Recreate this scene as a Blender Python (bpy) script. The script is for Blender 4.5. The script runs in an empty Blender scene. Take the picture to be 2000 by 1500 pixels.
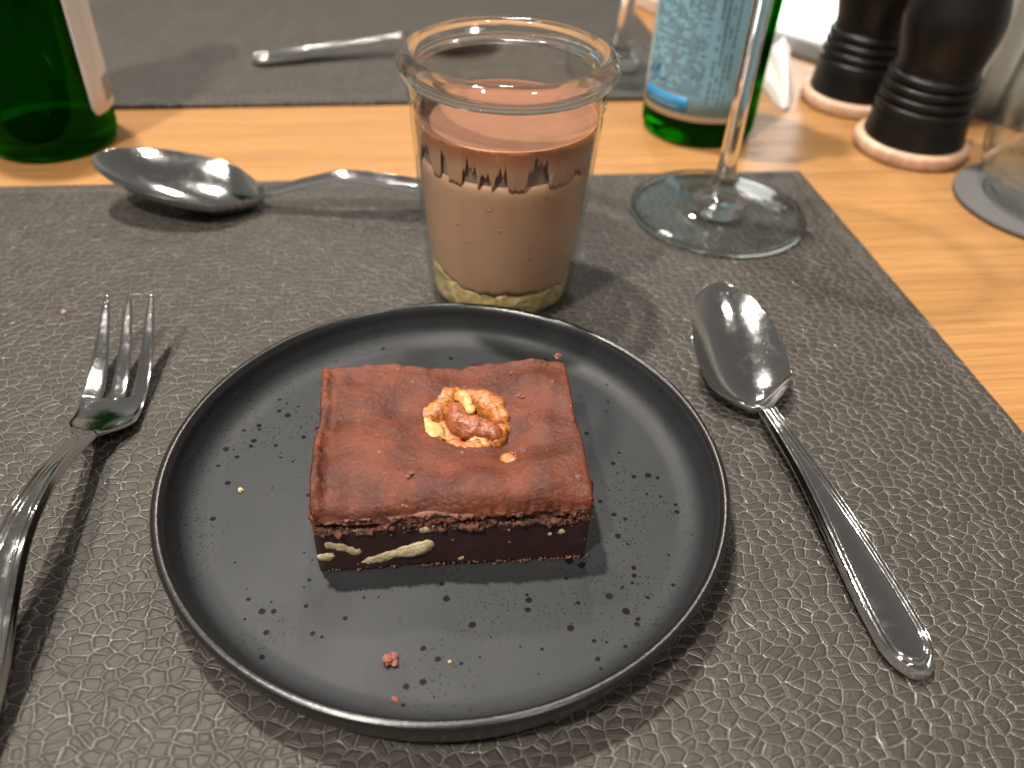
import bpy, bmesh, math, random
from math import sin, cos, pi, radians, sqrt, exp, atan2
from mathutils import Vector, Matrix, noise
random.seed(7)
sc = bpy.context.scene
C = sc.collection

# ------------------------------------------------------------------ camera
CAM_H = 0.17721
TH, RO, FPX = 0.69712, 0.05243, 1638.0
_f = Vector((0, cos(TH), -sin(TH))); _u0 = Vector((0, sin(TH), cos(TH))); _r0 = Vector((1, 0, 0))
CR = _r0 * cos(RO) + _u0 * sin(RO); CU = -_r0 * sin(RO) + _u0 * cos(RO)
CAMP = Vector((0, 0, CAM_H))
cam = bpy.data.cameras.new('camera'); cam.sensor_width = 36; cam.lens = FPX / 2000 * 36
cam.clip_start = 0.005; cam.clip_end = 50
cam.dof.use_dof = True; cam.dof.focus_distance = 0.225; cam.dof.aperture_fstop = 10.5
camo = bpy.data.objects.new('camera', cam); C.objects.link(camo)
M3 = Matrix((CR, CU, -_f)).transposed()
camo.matrix_world = Matrix.Translation(CAMP) @ M3.to_4x4()
sc.camera = camo

def U(px, py, z=0.0):
    """photograph pixel -> point on the horizontal plane at height z"""
    d = _f * FPX + CR * (px - 1000) + CU * (750 - py)
    return CAMP + d * ((z - CAM_H) / d.z)

# ------------------------------------------------------------------ light
w = bpy.data.worlds.new('World'); sc.world = w; w.use_nodes = True
wb = w.node_tree.nodes['Background']; wb.inputs[0].default_value = (1.0, 0.96, 0.90, 1); wb.inputs[1].default_value = 1.0
_wn = w.node_tree.nodes; _wl = w.node_tree.links     # dim room: lit walls round the horizon, dark ceiling
_tc = _wn.new('ShaderNodeTexCoord'); _sx = _wn.new('ShaderNodeSeparateXYZ'); _cr = _wn.new('ShaderNodeValToRGB'); _ma = _wn.new('ShaderNodeMath')
_ma.operation = 'MULTIPLY_ADD'; _ma.inputs[1].default_value = 0.5; _ma.inputs[2].default_value = 0.5
_wl.new(_tc.outputs['Generated'], _sx.inputs[0]); _wl.new(_sx.outputs[2], _ma.inputs[0]); _wl.new(_ma.outputs[0], _cr.inputs[0]); _wl.new(_cr.outputs[0], wb.inputs[0])
_el = _cr.color_ramp.elements
_el[0].position = 0.0; _el[0].color = (0.05, 0.045, 0.04, 1); _el[1].position = 1.0; _el[1].color = (0.105, 0.101, 0.095, 1)
for _p, _c in ((0.5, (0.13, 0.12, 0.105)), (0.58, (0.34, 0.32, 0.295)), (0.74, (0.155, 0.149, 0.140))):
    _e = _el.new(_p); _e.color = (*_c, 1)

def lamp(name, loc, power, size, target, col=(1, 0.945, 0.87), spread=120):
    l = bpy.data.lights.new(name, 'AREA'); l.shape = 'DISK'; l.size = size; l.energy = power; l.color = col
    l.spread = radians(spread)
    o = bpy.data.objects.new(name, l); C.objects.link(o); o.location = loc
    o.rotation_euler = (Vector(target) - Vector(loc)).to_track_quat('-Z', 'Y').to_euler()
    return o
PL = Vector((-0.0164, 0.1601, 0))
lamp('ceiling_lamp', (-0.37, 0.54, 1.50), 19, 0.08, PL)
lamp('ceiling_lamp', (-0.50, -0.45, 1.45), 16, 0.08, (0, 0.25, 0))
lamp('ceiling_lamp', (-0.05, 1.45, 1.35), 4, 0.10, (0, 0.3, 0))
lamp('ceiling_lamp', (0.55, -0.35, 1.50), 3, 0.09, PL)
sc.view_settings.view_transform = 'Standard'; sc.view_settings.look = 'None'
sc.view_settings.exposure = 0.0; sc.view_settings.gamma = 1
cy = sc.cycles
cy.max_bounces = 16; cy.transmission_bounces = 14; cy.transparent_max_bounces = 24; cy.glossy_bounces = 6; cy.diffuse_bounces = 4
cy.sample_clamp_indirect = 6; cy.blur_glossy = 0.15
cy.use_denoising = True

# ------------------------------------------------------------------ material helpers
class NT:
    def __init__(s, name):
        s.m = bpy.data.materials.new(name); s.m.use_nodes = True
        s.t = s.m.node_tree; s.n = s.t.nodes; s.p = s.n['Principled BSDF']; s.out = s.n['Material Output']
        s._co = None
    def add(s, typ, **kw):
        nd = s.n.new(typ)
        for k, v in kw.items():
            if k.startswith('i_'):
                s.set(nd.inputs[k[2:].replace('__', ' ')], v)
            elif k.startswith('n_'):
                s.set(nd.inputs[int(k[2:])], v)
            else: setattr(nd, k, v)
        return nd
    def set(s, sock, v):
        if isinstance(v, bpy.types.NodeSocket): s.t.links.new(v, sock)
        elif isinstance(v, (tuple, list)) and len(v) == 3 and sock.type == 'RGBA': sock.default_value = (*v, 1)
        else: sock.default_value = v
    def P(s, **kw):
        for k, v in kw.items(): s.set(s.p.inputs[k.replace('_', ' ')], v)
    @property
    def co(s):
        if s._co is None: s._co = s.n.new('ShaderNodeTexCoord').outputs['Object']
        return s._co
    def math(s, op, a, b=0.0, c=0.0, clamp=False):
        nd = s.add('ShaderNodeMath', operation=op, use_clamp=clamp); s.set(nd.inputs[0], a); s.set(nd.inputs[1], b)
        if op in ('MULTIPLY_ADD',): s.set(nd.inputs[2], c)
        return nd.outputs[0]
    def scale(s, v, xyz):
        nd = s.add('ShaderNodeMapping'); s.set(nd.inputs[0], v); nd.inputs['Scale'].default_value = xyz; return nd.outputs[0]
    def noise(s, v, scale, detail=3, rough=0.55, dist=0.0):
        nd = s.add('ShaderNodeTexNoise'); s.set(nd.inputs['Vector'], v); nd.inputs['Scale'].default_value = scale
        nd.inputs['Detail'].default_value = detail; nd.inputs['Roughness'].default_value = rough; nd.inputs['Distortion'].default_value = dist
        return nd.outputs['Fac'], nd.outputs['Color']
    def voro(s, v, scale, feature='F1', rnd=1.0, dim='3D'):
        nd = s.add('ShaderNodeTexVoronoi', feature=feature, voronoi_dimensions=dim); s.set(nd.inputs['Vector'], v); nd.inputs['Scale'].default_value = scale
        nd.inputs['Randomness'].default_value = rnd
        return nd
    def mr(s, v, a, b, c=0.0, d=1.0, interp='SMOOTHSTEP'):
        nd = s.add('ShaderNodeMapRange', interpolation_type=interp); s.set(nd.inputs[0], v)
        for i, x in enumerate((a, b, c, d)): s.set(nd.inputs[1 + i], x)
        return nd.outputs[0]
    def mix(s, f, a, b):
        nd = s.add('ShaderNodeMix', data_type='RGBA'); s.set(nd.inputs[0], f); s.set(nd.inputs[6], a); s.set(nd.inputs[7], b); return nd.outputs[2]
    def bump(s, h, dist, strength=1.0, normal=None):
        nd = s.add('ShaderNodeBump'); nd.inputs['Strength'].default_value = strength; nd.inputs['Distance'].default_value = dist
        s.set(nd.inputs['Height'], h)
        if normal is not None: s.set(nd.inputs['Normal'], normal)
        return nd.outputs[0]

def simple(name, col, rough=0.5, var=0.15, scale=80, bump=0.0, bscale=400, **kw):
    t = NT(name); f, _ = t.noise(t.co, scale, 4)
    c2 = tuple(min(1, x * (1 - var)) for x in col); c1 = tuple(min(1, x * (1 + var)) for x in col)
    t.P(Base_Color=t.mix(f, c2, c1), Roughness=rough, **kw)
    if bump:
        h, _ = t.noise(t.co, bscale, 4); t.P(Normal=t.bump(h, bump))
    return t.m

def leather(name, seed):
    t = NT(name)
    co = t.add('ShaderNodeVectorMath', operation='ADD', n_0=t.co, n_1=(seed, seed * 2.1, 0)).outputs[0]
    _, nc = t.noise(co, 130, 2)
    off = t.add('ShaderNodeVectorMath', operation='SUBTRACT', n_0=nc, n_1=(0.5, 0.5, 0.5)).outputs[0]
    off = t.add('ShaderNodeVectorMath', operation='SCALE', n_0=off, i_Scale=0.0036).outputs[0]
    v = t.add('ShaderNodeVectorMath', operation='ADD', n_0=co, n_1=off).outputs[0]
    v = t.scale(v, (0.86, 1.15, 0.0))
    d1 = t.voro(v, 300, 'DISTANCE_TO_EDGE', 0.85, '2D').outputs['Distance']
    d2 = t.voro(v, 620, 'DISTANCE_TO_EDGE', 1.0, '2D').outputs['Distance']
    mask, _ = t.noise(co, 160, 2)
    m2 = t.mr(mask, 0.48, 0.62)
    fine, _ = t.noise(co, 1500, 3, 0.65)
    wv = t.math('MULTIPLY_ADD', fine, 0.13, -0.030)
    c1 = t.mr(d1, 0.0, t.math('ADD', wv, 0.050))
    pil = t.mr(d1, 0.0, 0.26)
    c2 = t.mr(d2, 0.0, t.math('ADD', wv, 0.05))
    c2 = t.math('SUBTRACT', 1.0, t.math('MULTIPLY', t.math('SUBTRACT', 1.0, c2), t.math('MULTIPLY', m2, 0.35)))
    und, _ = t.noise(co, 210, 2)
    wr, _ = t.noise(t.scale(v, (1.0, 0.6, 1)), 1100, 3, 0.65)
    lines = t.math('MAXIMUM', t.math('SUBTRACT', 1.0, c1), t.math('MULTIPLY', t.math('SUBTRACT', 1.0, c2), 0.8))
    near = t.math('SUBTRACT', 1.03, t.mr(d1, 0.0, 0.11))
    h = t.math('ADD', t.math('MULTIPLY', lines, 0.16), t.math('MULTIPLY', pil, 0.55))
    h = t.math('ADD', h, t.math('MULTIPLY', und, 0.28))
    h = t.math('ADD', h, t.math('MULTIPLY', t.math('MULTIPLY', wr, near), 1.0))
    n = t.bump(h, 0.00055, 1.0)
    tone, _ = t.noise(co, 9, 3)
    base = t.mix(tone, (0.0265, 0.0220, 0.0178), (0.0340, 0.0285, 0.0232))
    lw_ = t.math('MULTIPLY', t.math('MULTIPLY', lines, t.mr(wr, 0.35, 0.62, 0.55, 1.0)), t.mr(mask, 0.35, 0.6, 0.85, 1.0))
    base = t.mix(lw_, base, (0.158, 0.139, 0.117))  # paler creases: stretched leather, plus their glints painted into the colour
    rg = t.math('SUBTRACT', 0.54, t.math('MULTIPLY', near, 0.32))
    sp = t.math('MULTIPLY_ADD', near, 0.75, 0.25)
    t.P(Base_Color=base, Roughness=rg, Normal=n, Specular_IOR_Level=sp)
    return t.m

def wood(name, c1, c2, rough=0.32, ang=0.16, fine=1.0):
    t = NT(name)
    mp = t.add('ShaderNodeMapping'); t.set(mp.inputs[0], t.co); mp.inputs['Rotation'].default_value = (0, 0, -ang); co = mp.outputs[0]
    g1, _ = t.noise(t.scale(co, (4, 260, 60)), 1.6 * fine, 4, 0.6, 0.2)
    g2, _ = t.noise(t.scale(co, (14, 900, 200)), 1.5 * fine, 3, 0.6)
    g3, _ = t.noise(t.scale(co, (1.5, 16, 10)), 2.0, 3)
    pores = t.mr(g2, 0.56, 0.68)
    f = t.math('ADD', t.math('MULTIPLY', g1, 0.65), t.math('MULTIPLY', g3, 0.45), clamp=True)
    f = t.mr(f, 0.33, 0.75)
    b = t.mix(f, c1, c2)
    b = t.mix(t.math('MULTIPLY', pores, 0.6), b, tuple(x * 0.55 for x in c2))
    hh = t.math('ADD', t.math('MULTIPLY', g1, 0.5), t.math('MULTIPLY', pores, -0.5))
    t.P(Base_Color=b, Roughness=t.mr(g1, 0.3, 0.7, rough - 0.04, rough + 0.08), Normal=t.bump(hh, 0.00012), Specular_IOR_Level=0.5)
    return t.m

def steel(name):
    t = NT(name)
    s1, _ = t.noise(t.scale(t.co, (60, 900, 300)), 3.0, 3, 0.7)
    s2, _ = t.noise(t.co, 260, 4, 0.65)
    sp = t.voro(t.co, 1100, 'F1').outputs['Distance']
    spots = t.mr(sp, 0.0, 0.16, 1.0, 0.0)
    smud = t.mr(s2, 0.45, 0.75)
    r = t.math('ADD', t.math('MULTIPLY', smud, 0.06), 0.09)
    r = t.math('ADD', r, t.math('MULTIPLY', spots, 0.15))
    t.P(Base_Color=(0.70, 0.685, 0.66), Metallic=1.0, Roughness=r, Normal=t.bump(t.math('ADD', s1, t.math('MULTIPLY', spots, 0.6)), 0.00002))
    return t.m

def glass(name, col=(1, 1, 1), mixt=0.0, rough=0.0, ior=1.5, tcol=None):
    t = NT(name); t.n.remove(t.p)
    g = t.add('ShaderNodeBsdfGlass', i_Color=col, i_Roughness=rough, i_IOR=ior)
    if mixt > 0:
        tr = t.add('ShaderNodeBsdfTransparent', i_Color=tcol or col)
        mx = t.add('ShaderNodeMixShader', n_0=mixt, n_1=g.outputs[0], n_2=tr.outputs[0])
        t.t.links.new(mx.outputs[0], t.out.inputs[0])
    else: t.t.links.new(g.outputs[0], t.out.inputs[0])
    return t.m

def thin_glass(name, col=(0.97, 0.985, 0.97), rough=0.015, ior=1.5, wob=0.0, f0=0.045):
    """a wall so thin that it only reflects and lets light straight through"""
    t = NT(name); t.n.remove(t.p)
    lw = t.add('ShaderNodeLayerWeight', i_Blend=0.5)
    fr0 = t.math('MULTIPLY_ADD', t.math('POWER', lw.outputs['Facing'], 4.6), 1.0 - f0, f0)
    tr = t.add('ShaderNodeBsdfTransparent', i_Color=col)
    gl = t.add('ShaderNodeBsdfGlossy', i_Roughness=rough)
    if wob:
        h, _ = t.noise(t.co, 60, 2); nn = t.bump(h, wob); t.set(gl.inputs['Normal'], nn); t.set(lw.inputs['Normal'], nn)
    mx = t.add('ShaderNodeMixShader', n_0=fr0, n_1=tr.outputs[0], n_2=gl.outputs[0])
    t.t.links.new(mx.outputs[0], t.out.inputs[0]); return t.m

# ------------------------------------------------------------------ mesh helpers
def mesh(name, verts, faces, mat=None, parent=None, smooth=True, loc=None):
    me = bpy.data.meshes.new(name); me.from_pydata([tuple(v) for v in verts], [], faces); me.update()
    if smooth: me.polygons.foreach_set('use_smooth', [True] * len(me.polygons))
    o = bpy.data.objects.new(name, me); C.objects.link(o)
    if mat: me.materials.append(mat)
    if parent: o.parent = parent
    if loc is not None: o.location = loc
    return o
def tag(o, label, cat, group=None, kind=None):
    if label: o['label'] = label
    if cat: o['category'] = cat
    if group: o['group'] = group
    if kind: o['kind'] = kind
    return o
def thing(name, label, cat, loc=(0, 0, 0), rz=0.0, group=None):
    o = bpy.data.objects.new(name, None); C.objects.link(o); o.location = loc; o.rotation_euler = (0, 0, rz)
    o.empty_display_size = 0.01
    return tag(o, label, cat, group)
def lathe(name, prof, mat, parent=None, seg=96, loc=None, closed=False, fn=None):
    """prof: list of (r, z), outer going up; r=0 ends are capped with a point"""
    V, F, idx = [], [], []
    for (r, z) in prof:
        if r < 1e-7: idx.append([len(V)]); V.append((0, 0, z))
        else:
            row = []
            for k in range(seg):
                a = 2 * pi * k / seg; row.append(len(V)); p = Vector((r * cos(a), r * sin(a), z))
                V.append(fn(p) if fn else p)
            idx.append(row)
    pairs = list(zip(idx[:-1], idx[1:]))
    if closed: pairs.append((idx[-1], idx[0]))
    for A, B in pairs:
        for k in range(seg):
            k2 = (k + 1) % seg
            if len(A) == 1 and len(B) == 1: continue
            if len(A) == 1: F.append((A[0], B[k2], B[k]))
            elif len(B) == 1: F.append((A[k], A[k2], B[0]))
            else: F.append((A[k], A[k2], B[k2], B[k]))
    return mesh(name, V, F, mat, parent, True, loc)
def smooth_prof(pts, n=6):
    """Catmull-Rom through the profile points"""
    out = []
    P = [pts[0]] + list(pts) + [pts[-1]]
    for i in range(1, len(P) - 2):
        for k in range(n):
            t = k / n
            q = []
            for c in range(len(pts[0])):
                a, b, c2, d = P[i - 1][c], P[i][c], P[i + 1][c], P[i + 2][c]
                q.append(0.5 * (2 * b + (c2 - a) * t + (2 * a - 5 * b + 4 * c2 - d) * t * t + (3 * b - 3 * c2 + d - a) * t ** 3))
            out.append(tuple(q))
    out.append(tuple(pts[-1])); return out
def grid_box(nx, ny, nz, fn):
    """shell of a box, every vertex (a,b,c in 0..1) mapped through fn"""
    V, ix, F = [], {}, []
    def vid(i, j, k):
        if (i, j, k) not in ix: ix[(i, j, k)] = len(V); V.append(fn(i / nx, j / ny, k / nz))
        return ix[(i, j, k)]
    for i in range(nx):
        for j in range(ny):
            F.append((vid(i, j, nz), vid(i + 1, j, nz), vid(i + 1, j + 1, nz), vid(i, j + 1, nz)))
            F.append((vid(i, j, 0), vid(i, j + 1, 0), vid(i + 1, j + 1, 0), vid(i + 1, j, 0)))
    for i in range(nx):
        for k in range(nz):
            F.append((vid(i, 0, k), vid(i + 1, 0, k), vid(i + 1, 0, k + 1), vid(i, 0, k + 1)))
            F.append((vid(i, ny, k), vid(i, ny, k + 1), vid(i + 1, ny, k + 1), vid(i + 1, ny, k)))
    for j in range(ny):
        for k in range(nz):
            F.append((vid(0, j, k), vid(0, j, k + 1), vid(0, j + 1, k + 1), vid(0, j + 1, k)))
            F.append((vid(nx, j, k), vid(nx, j + 1, k), vid(nx, j + 1, k + 1), vid(nx, j, k + 1)))
    return V, F
def nz3(p, s, o=0.0): return noise.noise(Vector((p[0] * s + o, p[1] * s - o, p[2] * s + 2 * o)))
def fbm(p, s, o=0.0, octv=3):
    a, t = 1.0, 0.0
    for k in range(octv): t += a * nz3(p, s, o + 7 * k); s *= 2.03; a *= 0.5
    return t
def sst(x, a, b):
    t = max(0.0, min(1.0, (x - a) / (b - a))); return t * t * (3 - 2 * t)
def interp(x, tab):
    if x <= tab[0][0]: return tab[0][1]
    for (a, va), (b, vb) in zip(tab[:-1], tab[1:]):
        if x <= b: return va + (vb - va) * (x - a) / (b - a)
    return tab[-1][1]
def sinterp(x, tab):
    if x <= tab[0][0]: return tab[0][1]
    for (a, va), (b, vb) in zip(tab[:-1], tab[1:]):
        if x <= b: return va + (vb - va) * sst(x, a, b)
    return tab[-1][1]
def blob_tube(name, pts, radii, mat, parent, flat=1.0, wr=0.0, wscale=600, seg=20, sub=7, seed=0.0, up=Vector((0, 0, 1)), smooth=True):
    """a rounded, wrinkled tube along pts"""
    Q = smooth_prof([(*p, r) for p, r in zip(pts, radii)], sub)
    pos = [Vector(q[:3]) for q in Q]; rad = [max(q[3], 1e-5) for q in Q]
    t0 = (pos[1] - pos[0]).normalized(); t1 = (pos[-1] - pos[-2]).normalized()
    rows = []
    caps = 5
    for k in range(caps):
        a = pi / 2 * k / caps; rows.append((pos[0] - t0 * rad[0] * cos(a), rad[0] * sin(a), t0))
    for i, p in enumerate(pos):
        t = (pos[min(i + 1, len(pos) - 1)] - pos[max(i - 1, 0)]).normalized(); rows.append((p, rad[i], t))
    for k in range(caps - 1, -1, -1):
        a = pi / 2 * k / caps; rows.append((pos[-1] + t1 * rad[-1] * cos(a), rad[-1] * sin(a), t1))
    V, F = [], []
    for (p, r, t) in rows:
        s = t.cross(up).normalized(); n = s.cross(t).normalized()
        for k in range(seg):
            a = 2 * pi * k / seg; d = s * cos(a) + n * sin(a) * flat
            q = p + d * max(r, 1e-5)
            if wr: q = q + d * wr * ((0.7 * fbm(q, wscale, seed) + 1.1 * (0.35 - abs(nz3(q, wscale * 1.3, seed + 3))) + 0.5 * (0.3 - abs(nz3(q, wscale * 2.9, seed + 8)))) * min(1, r / 0.0008))
            V.append(q)
    for i in range(len(rows) - 1):
        for k in range(seg):
            k2 = (k + 1) % seg
            F.append((i * seg + k, i * seg + k2, (i + 1) * seg + k2, (i + 1) * seg + k))
    F.append(tuple(range(seg - 1, -1, -1))); F.append(tuple((len(rows) - 1) * seg + k for k in range(seg)))
    return mesh(name, V, F, mat, parent, smooth)
def chip(name, mat, size, seed, parent=None, loc=None, flat=0.6):
    """an irregular crumb"""
    bm = bmesh.new(); bmesh.ops.create_icosphere(bm, subdivisions=3, radius=1.0)
    for v in bm.verts:
        q = v.co.copy(); v.co = q * size * (1 + 1.0 * nz3(q, 1.5, seed) + 0.35 * nz3(q, 3.3, seed + 5)); v.co.z *= flat
    zmin = min(v.co.z for v in bm.verts)
    for v in bm.verts: v.co.z -= zmin
    me = bpy.data.meshes.new(name); bm.to_mesh(me); bm.free(); me.materials.append(mat)
    o = bpy.data.objects.new(name, me); C.objects.link(o)
    if parent: o.parent = parent
    if loc is not None: o.location = loc
    return o
def poly_slab(name, pts, z0, z1, mat, parent=None, bevel=0.0):
    bm = bmesh.new()
    b = [bm.verts.new((x, y, z0)) for x, y in pts]; f = bm.faces.new(b)
    if f.normal.z > 0: f.normal_flip()
    bm.normal_update()
    r = bmesh.ops.extrude_face_region(bm, geom=[f])
    for v in [g for g in r['geom'] if isinstance(g, bmesh.types.BMVert)]: v.co.z = z1
    bmesh.ops.recalc_face_normals(bm, faces=bm.faces)
    if bevel: bmesh.ops.bevel(bm, geom=[e for e in bm.edges], offset=bevel, segments=3, affect='EDGES')
    me = bpy.data.meshes.new(name); bm.to_mesh(me); bm.free(); me.materials.append(mat)
    o = bpy.data.objects.new(name, me); C.objects.link(o)
    if parent: o.parent = parent
    return o

# ------------------------------------------------------------------ materials
MAT = dict(
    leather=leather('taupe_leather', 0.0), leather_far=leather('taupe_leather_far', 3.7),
    thread=simple('stitch_thread', (0.055, 0.044, 0.038), 0.7),
    table=wood('oak_table', (0.36, 0.186, 0.068), (0.25, 0.115, 0.037), 0.28),
    mill_wood=wood('pale_mill_wood', (0.60, 0.40, 0.27), (0.42, 0.24, 0.15), 0.45, fine=1.3),
    steel=steel('polished_steel'),
    glass=glass('clear_glass'),
    glass_soft=glass('clear_glass_base', mixt=0.5),
    glass_foot=glass('stem_glass', mixt=0.12),
    glass_tumbler=glass('tumbler_glass', mixt=0.3),
    thin_foot=thin_glass('foot_glass', (0.95, 0.97, 0.96), 0.02, 1.5, 0.0003, 0.075),
    thin_tumbler=thin_glass('tumbler_wall_glass', (0.97, 0.98, 0.97), 0.03, 1.5, 0.0012, 0.14),
    thin=thin_glass('thin_clear_glass'),
    jar=thin_glass('jar_glass_wall', (0.965, 0.985, 0.97), 0.02, 1.5, 0.0004),
    rim=glass('jar_glass_rim', (0.985, 0.995, 0.985), mixt=0.2),
    green=glass('green_bottle_glass', (0.07, 0.52, 0.06), mixt=0.0),
    black=simple('black_lacquer', (0.006, 0.0055, 0.005), 0.34, 0.3, 40, Specular_IOR_Level=0.28),
    coaster=simple('slate_felt_coaster', (0.085, 0.082, 0.078), 0.85, 0.3, 700, 0.0003, 1500),
    paper=simple('label_paper', (0.62, 0.56, 0.46), 0.6, 0.05),
    paper2=simple('label_back_paper', (0.72, 0.67, 0.63), 0.6, 0.05),
    lblue=simple('label_pale_blue', (0.17, 0.32, 0.385), 0.55, 0.15, 60),
    dblue=simple('label_deep_blue', (0.012, 0.15, 0.30), 0.5, 0.1),
    ink=simple('label_ink', (0.06, 0.085, 0.09), 0.6),
    dink=simple('label_ink_light', (0.16, 0.27, 0.38), 0.6),
    tissue=simple('white_tissue', (0.80, 0.78, 0.74), 0.8, 0.05, Transmission_Weight=0.0),
    linen=simple('pink_beige_linen', (0.62, 0.45, 0.36), 0.8, 0.1),
    curtain0=simple('grey_curtain_cloth', (0.62, 0.58, 0.53), 0.85, 0.12, 300, 0.0002, 900),
    frame=simple('window_frame_grey', (0.36, 0.36, 0.35), 0.5),
    ledge=simple('brown_ledge', (0.11, 0.055, 0.025), 0.6),
)
# plate glaze
t = NT('black_matte_glaze')
sv = t.voro(t.scale(t.co, (1, 1, 0)), 300, 'F1'); sz = t.add('ShaderNodeSeparateColor', n_0=sv.outputs['Color']).outputs[0]
dn, dcol = t.noise(t.co, 500, 2)
rad = t.mr(sz, 0.22, 1.0, 0.05, 0.235, 'LINEAR')
clus, _ = t.noise(t.co, 32, 2); rad = t.math('MULTIPLY', rad, t.mr(clus, 0.34, 0.60, 0.35, 1.45))
rr_ = t.add('ShaderNodeVectorMath', operation='LENGTH', n_0=t.scale(t.co, (1, 1, 0))).outputs['Value']; rad = t.math('MULTIPLY', rad, t.mr(rr_, 0.0655, 0.068, 1.0, 0.0))
dd = t.math('ADD', sv.outputs['Distance'], t.math('MULTIPLY', t.math('SUBTRACT', dn, 0.5), 0.12))
spot = t.math('MULTIPLY', t.math('LESS_THAN', dd, rad), t.math('GREATER_THAN', sz, 0.22))
sv2 = t.voro(t.scale(t.co, (1, 1, 0)), 900, 'F1'); spot2 = t.math('MULTIPLY', t.math('LESS_THAN', sv2.outputs['Distance'], 0.21), t.mr(clus, 0.42, 0.6))
spots = t.math('MAXIMUM', spot, t.math('MULTIPLY', spot2, 0.7))
gr, _ = t.noise(t.co, 2600, 2); cl, _ = t.noise(t.co, 40, 4)
base = t.mix(cl, (0.0060, 0.0064, 0.0071), (0.0110, 0.0116, 0.0126))
base = t.mix(t.math('MULTIPLY', gr, 0.35), base, (0.028, 0.029, 0.031))
base = t.mix(spots, base, (0.004, 0.0034, 0.0034))
# greasy finger marks on the glaze (plate-local metres)
marks = None
for mx, my, mr_ in ((-0.0245, -0.040, 0.0062), (-0.0075, -0.0585, 0.0058), (0.041, -0.030, 0.0085), (-0.020, 0.055, 0.012)):
    dv = t.add('ShaderNodeVectorMath', operation='DISTANCE', n_0=t.scale(t.co, (1, 0.85, 0)), n_1=(mx, my * 0.85, 0)).outputs['Value']
    mk = t.mr(t.math('ADD', dv, t.math('MULTIPLY', t.math('SUBTRACT', cl, 0.5), 0.010)), mr_ * 0.55, mr_, 1.0, 0.0)
    marks = mk if marks is None else t.math('MAXIMUM', marks, mk)
base = t.mix(t.math('MULTIPLY', marks, 0.55), base, (0.006, 0.006, 0.0062))
rg = t.math('SUBTRACT', t.mr(cl, 0.3, 0.7, 0.52, 0.60), t.math('MULTIPLY', spots, 0.10))
t.P(Base_Color=base, Roughness=rg, Specular_IOR_Level=t.math('MULTIPLY', t.math('SUBTRACT', 1.0, t.math('MULTIPLY', spots, 0.8)), 0.30),
    Normal=t.bump(t.math('SUBTRACT', t.math('MULTIPLY', gr, 0.12), spots), 0.00012))
MAT['plate'] = t.m
MAT['plate_rim'] = simple('bronze_black_glaze', (0.007, 0.0055, 0.0047), 0.26, 0.4, 120, 0.00006, 900)
# brownie crust
t = NT('brownie_crust')
g1, _ = t.noise(t.co, 95, 4); g2, _ = t.noise(t.co, 1150, 4, 0.8); g3, _ = t.noise(t.scale(t.co, (1, 1.7, 1)), 420, 3, 0.6)
base = t.mix(t.mr(g1, 0.3, 0.7), (0.044, 0.0085, 0.0033), (0.116, 0.0262, 0.0090))
base = t.mix(t.mr(g2, 0.50, 0.72, 0.0, 0.6), base, (0.22, 0.064, 0.027))
base = t.mix(t.mr(g3, 0.56, 0.70, 0.0, 0.7), base, (0.055, 0.016, 0.009))
fl = t.voro(t.co, 260, 'F1'); fz = t.add('ShaderNodeSeparateColor', n_0=fl.outputs['Color']).outputs[1]
fleck = t.math('MULTIPLY', t.math('LESS_THAN', fl.outputs['Distance'], 0.085), t.math('GREATER_THAN', fz, 0.55))
base = t.mix(t.math('MULTIPLY', fleck, 0.4), base, (0.48, 0.22, 0.10))
hh = t.math('ADD', t.math('MULTIPLY', g2, 0.6), t.math('MULTIPLY', g3, 0.6))
t.P(Base_Color=base, Roughness=t.mr(g1, 0.3, 0.7, 0.33, 0.47), Normal=t.bump(hh, 0.0007), Specular_IOR_Level=0.36)
MAT['crust'] = t.m
t = NT('brownie_crumb')
g1, _ = t.noise(t.co, 500, 4, 0.7); g2, _ = t.noise(t.co, 2200, 3)
base = t.mix(t.mr(g1, 0.35, 0.68), (0.030, 0.0100, 0.0070), (0.18, 0.058, 0.032))
base = t.mix(t.mr(g2, 0.62, 0.72, 0, 0.7), base, (0.42, 0.24, 0.13))
t.P(Base_Color=base, Roughness=0.55, Normal=t.bump(t.math('ADD', g1, g2), 0.0005))
MAT['crumb'] = t.m
t = NT('brownie_fudge')
g1, _ = t.noise(t.co, 140, 4); g2, _ = t.noise(t.co, 1700, 3)
base = t.mix(g1, (0.022, 0.0082, 0.0074), (0.036, 0.0140, 0.0125))
fl = t.voro(t.co, 420, 'F1'); fz = t.add('ShaderNodeSeparateColor', n_0=fl.outputs['Color']).outputs[0]
fleck = t.math('MULTIPLY', t.math('LESS_THAN', fl.outputs['Distance'], 0.13), t.math('GREATER_THAN', fz, 0.72))
base = t.mix(t.math('MULTIPLY', fleck, 0.7), base, (0.38, 0.24, 0.14))
t.P(Base_Color=base, Roughness=0.38, Normal=t.bump(g2, 0.00008))
MAT['fudge'] = t.m
def nut(name, a, b, c, thr=0.55):
    t = NT(name); g, _ = t.noise(t.co, 260, 4, 0.6, 0.6); k, _ = t.noise(t.scale(t.co, (1, 2.4, 1)), 700, 3, 0.6)
    base = t.mix(t.mr(g, 0.35, 0.62), a, b); base = t.mix(t.mr(k, thr, thr + 0.12, 0, 0.8), base, c)
    t.P(Base_Color=base, Roughness=0.38, Normal=t.bump(t.math('ADD', g, k), 0.0004), Subsurface_Weight=0.15, Subsurface_Radius=(0.002, 0.001, 0.0005), Subsurface_Scale=0.3)
    return t.m
MAT['nut_red'] = nut('walnut_skin_red', (0.17, 0.042, 0.016), (0.26, 0.075, 0.028), (0.09, 0.022, 0.010), 0.55)
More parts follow.
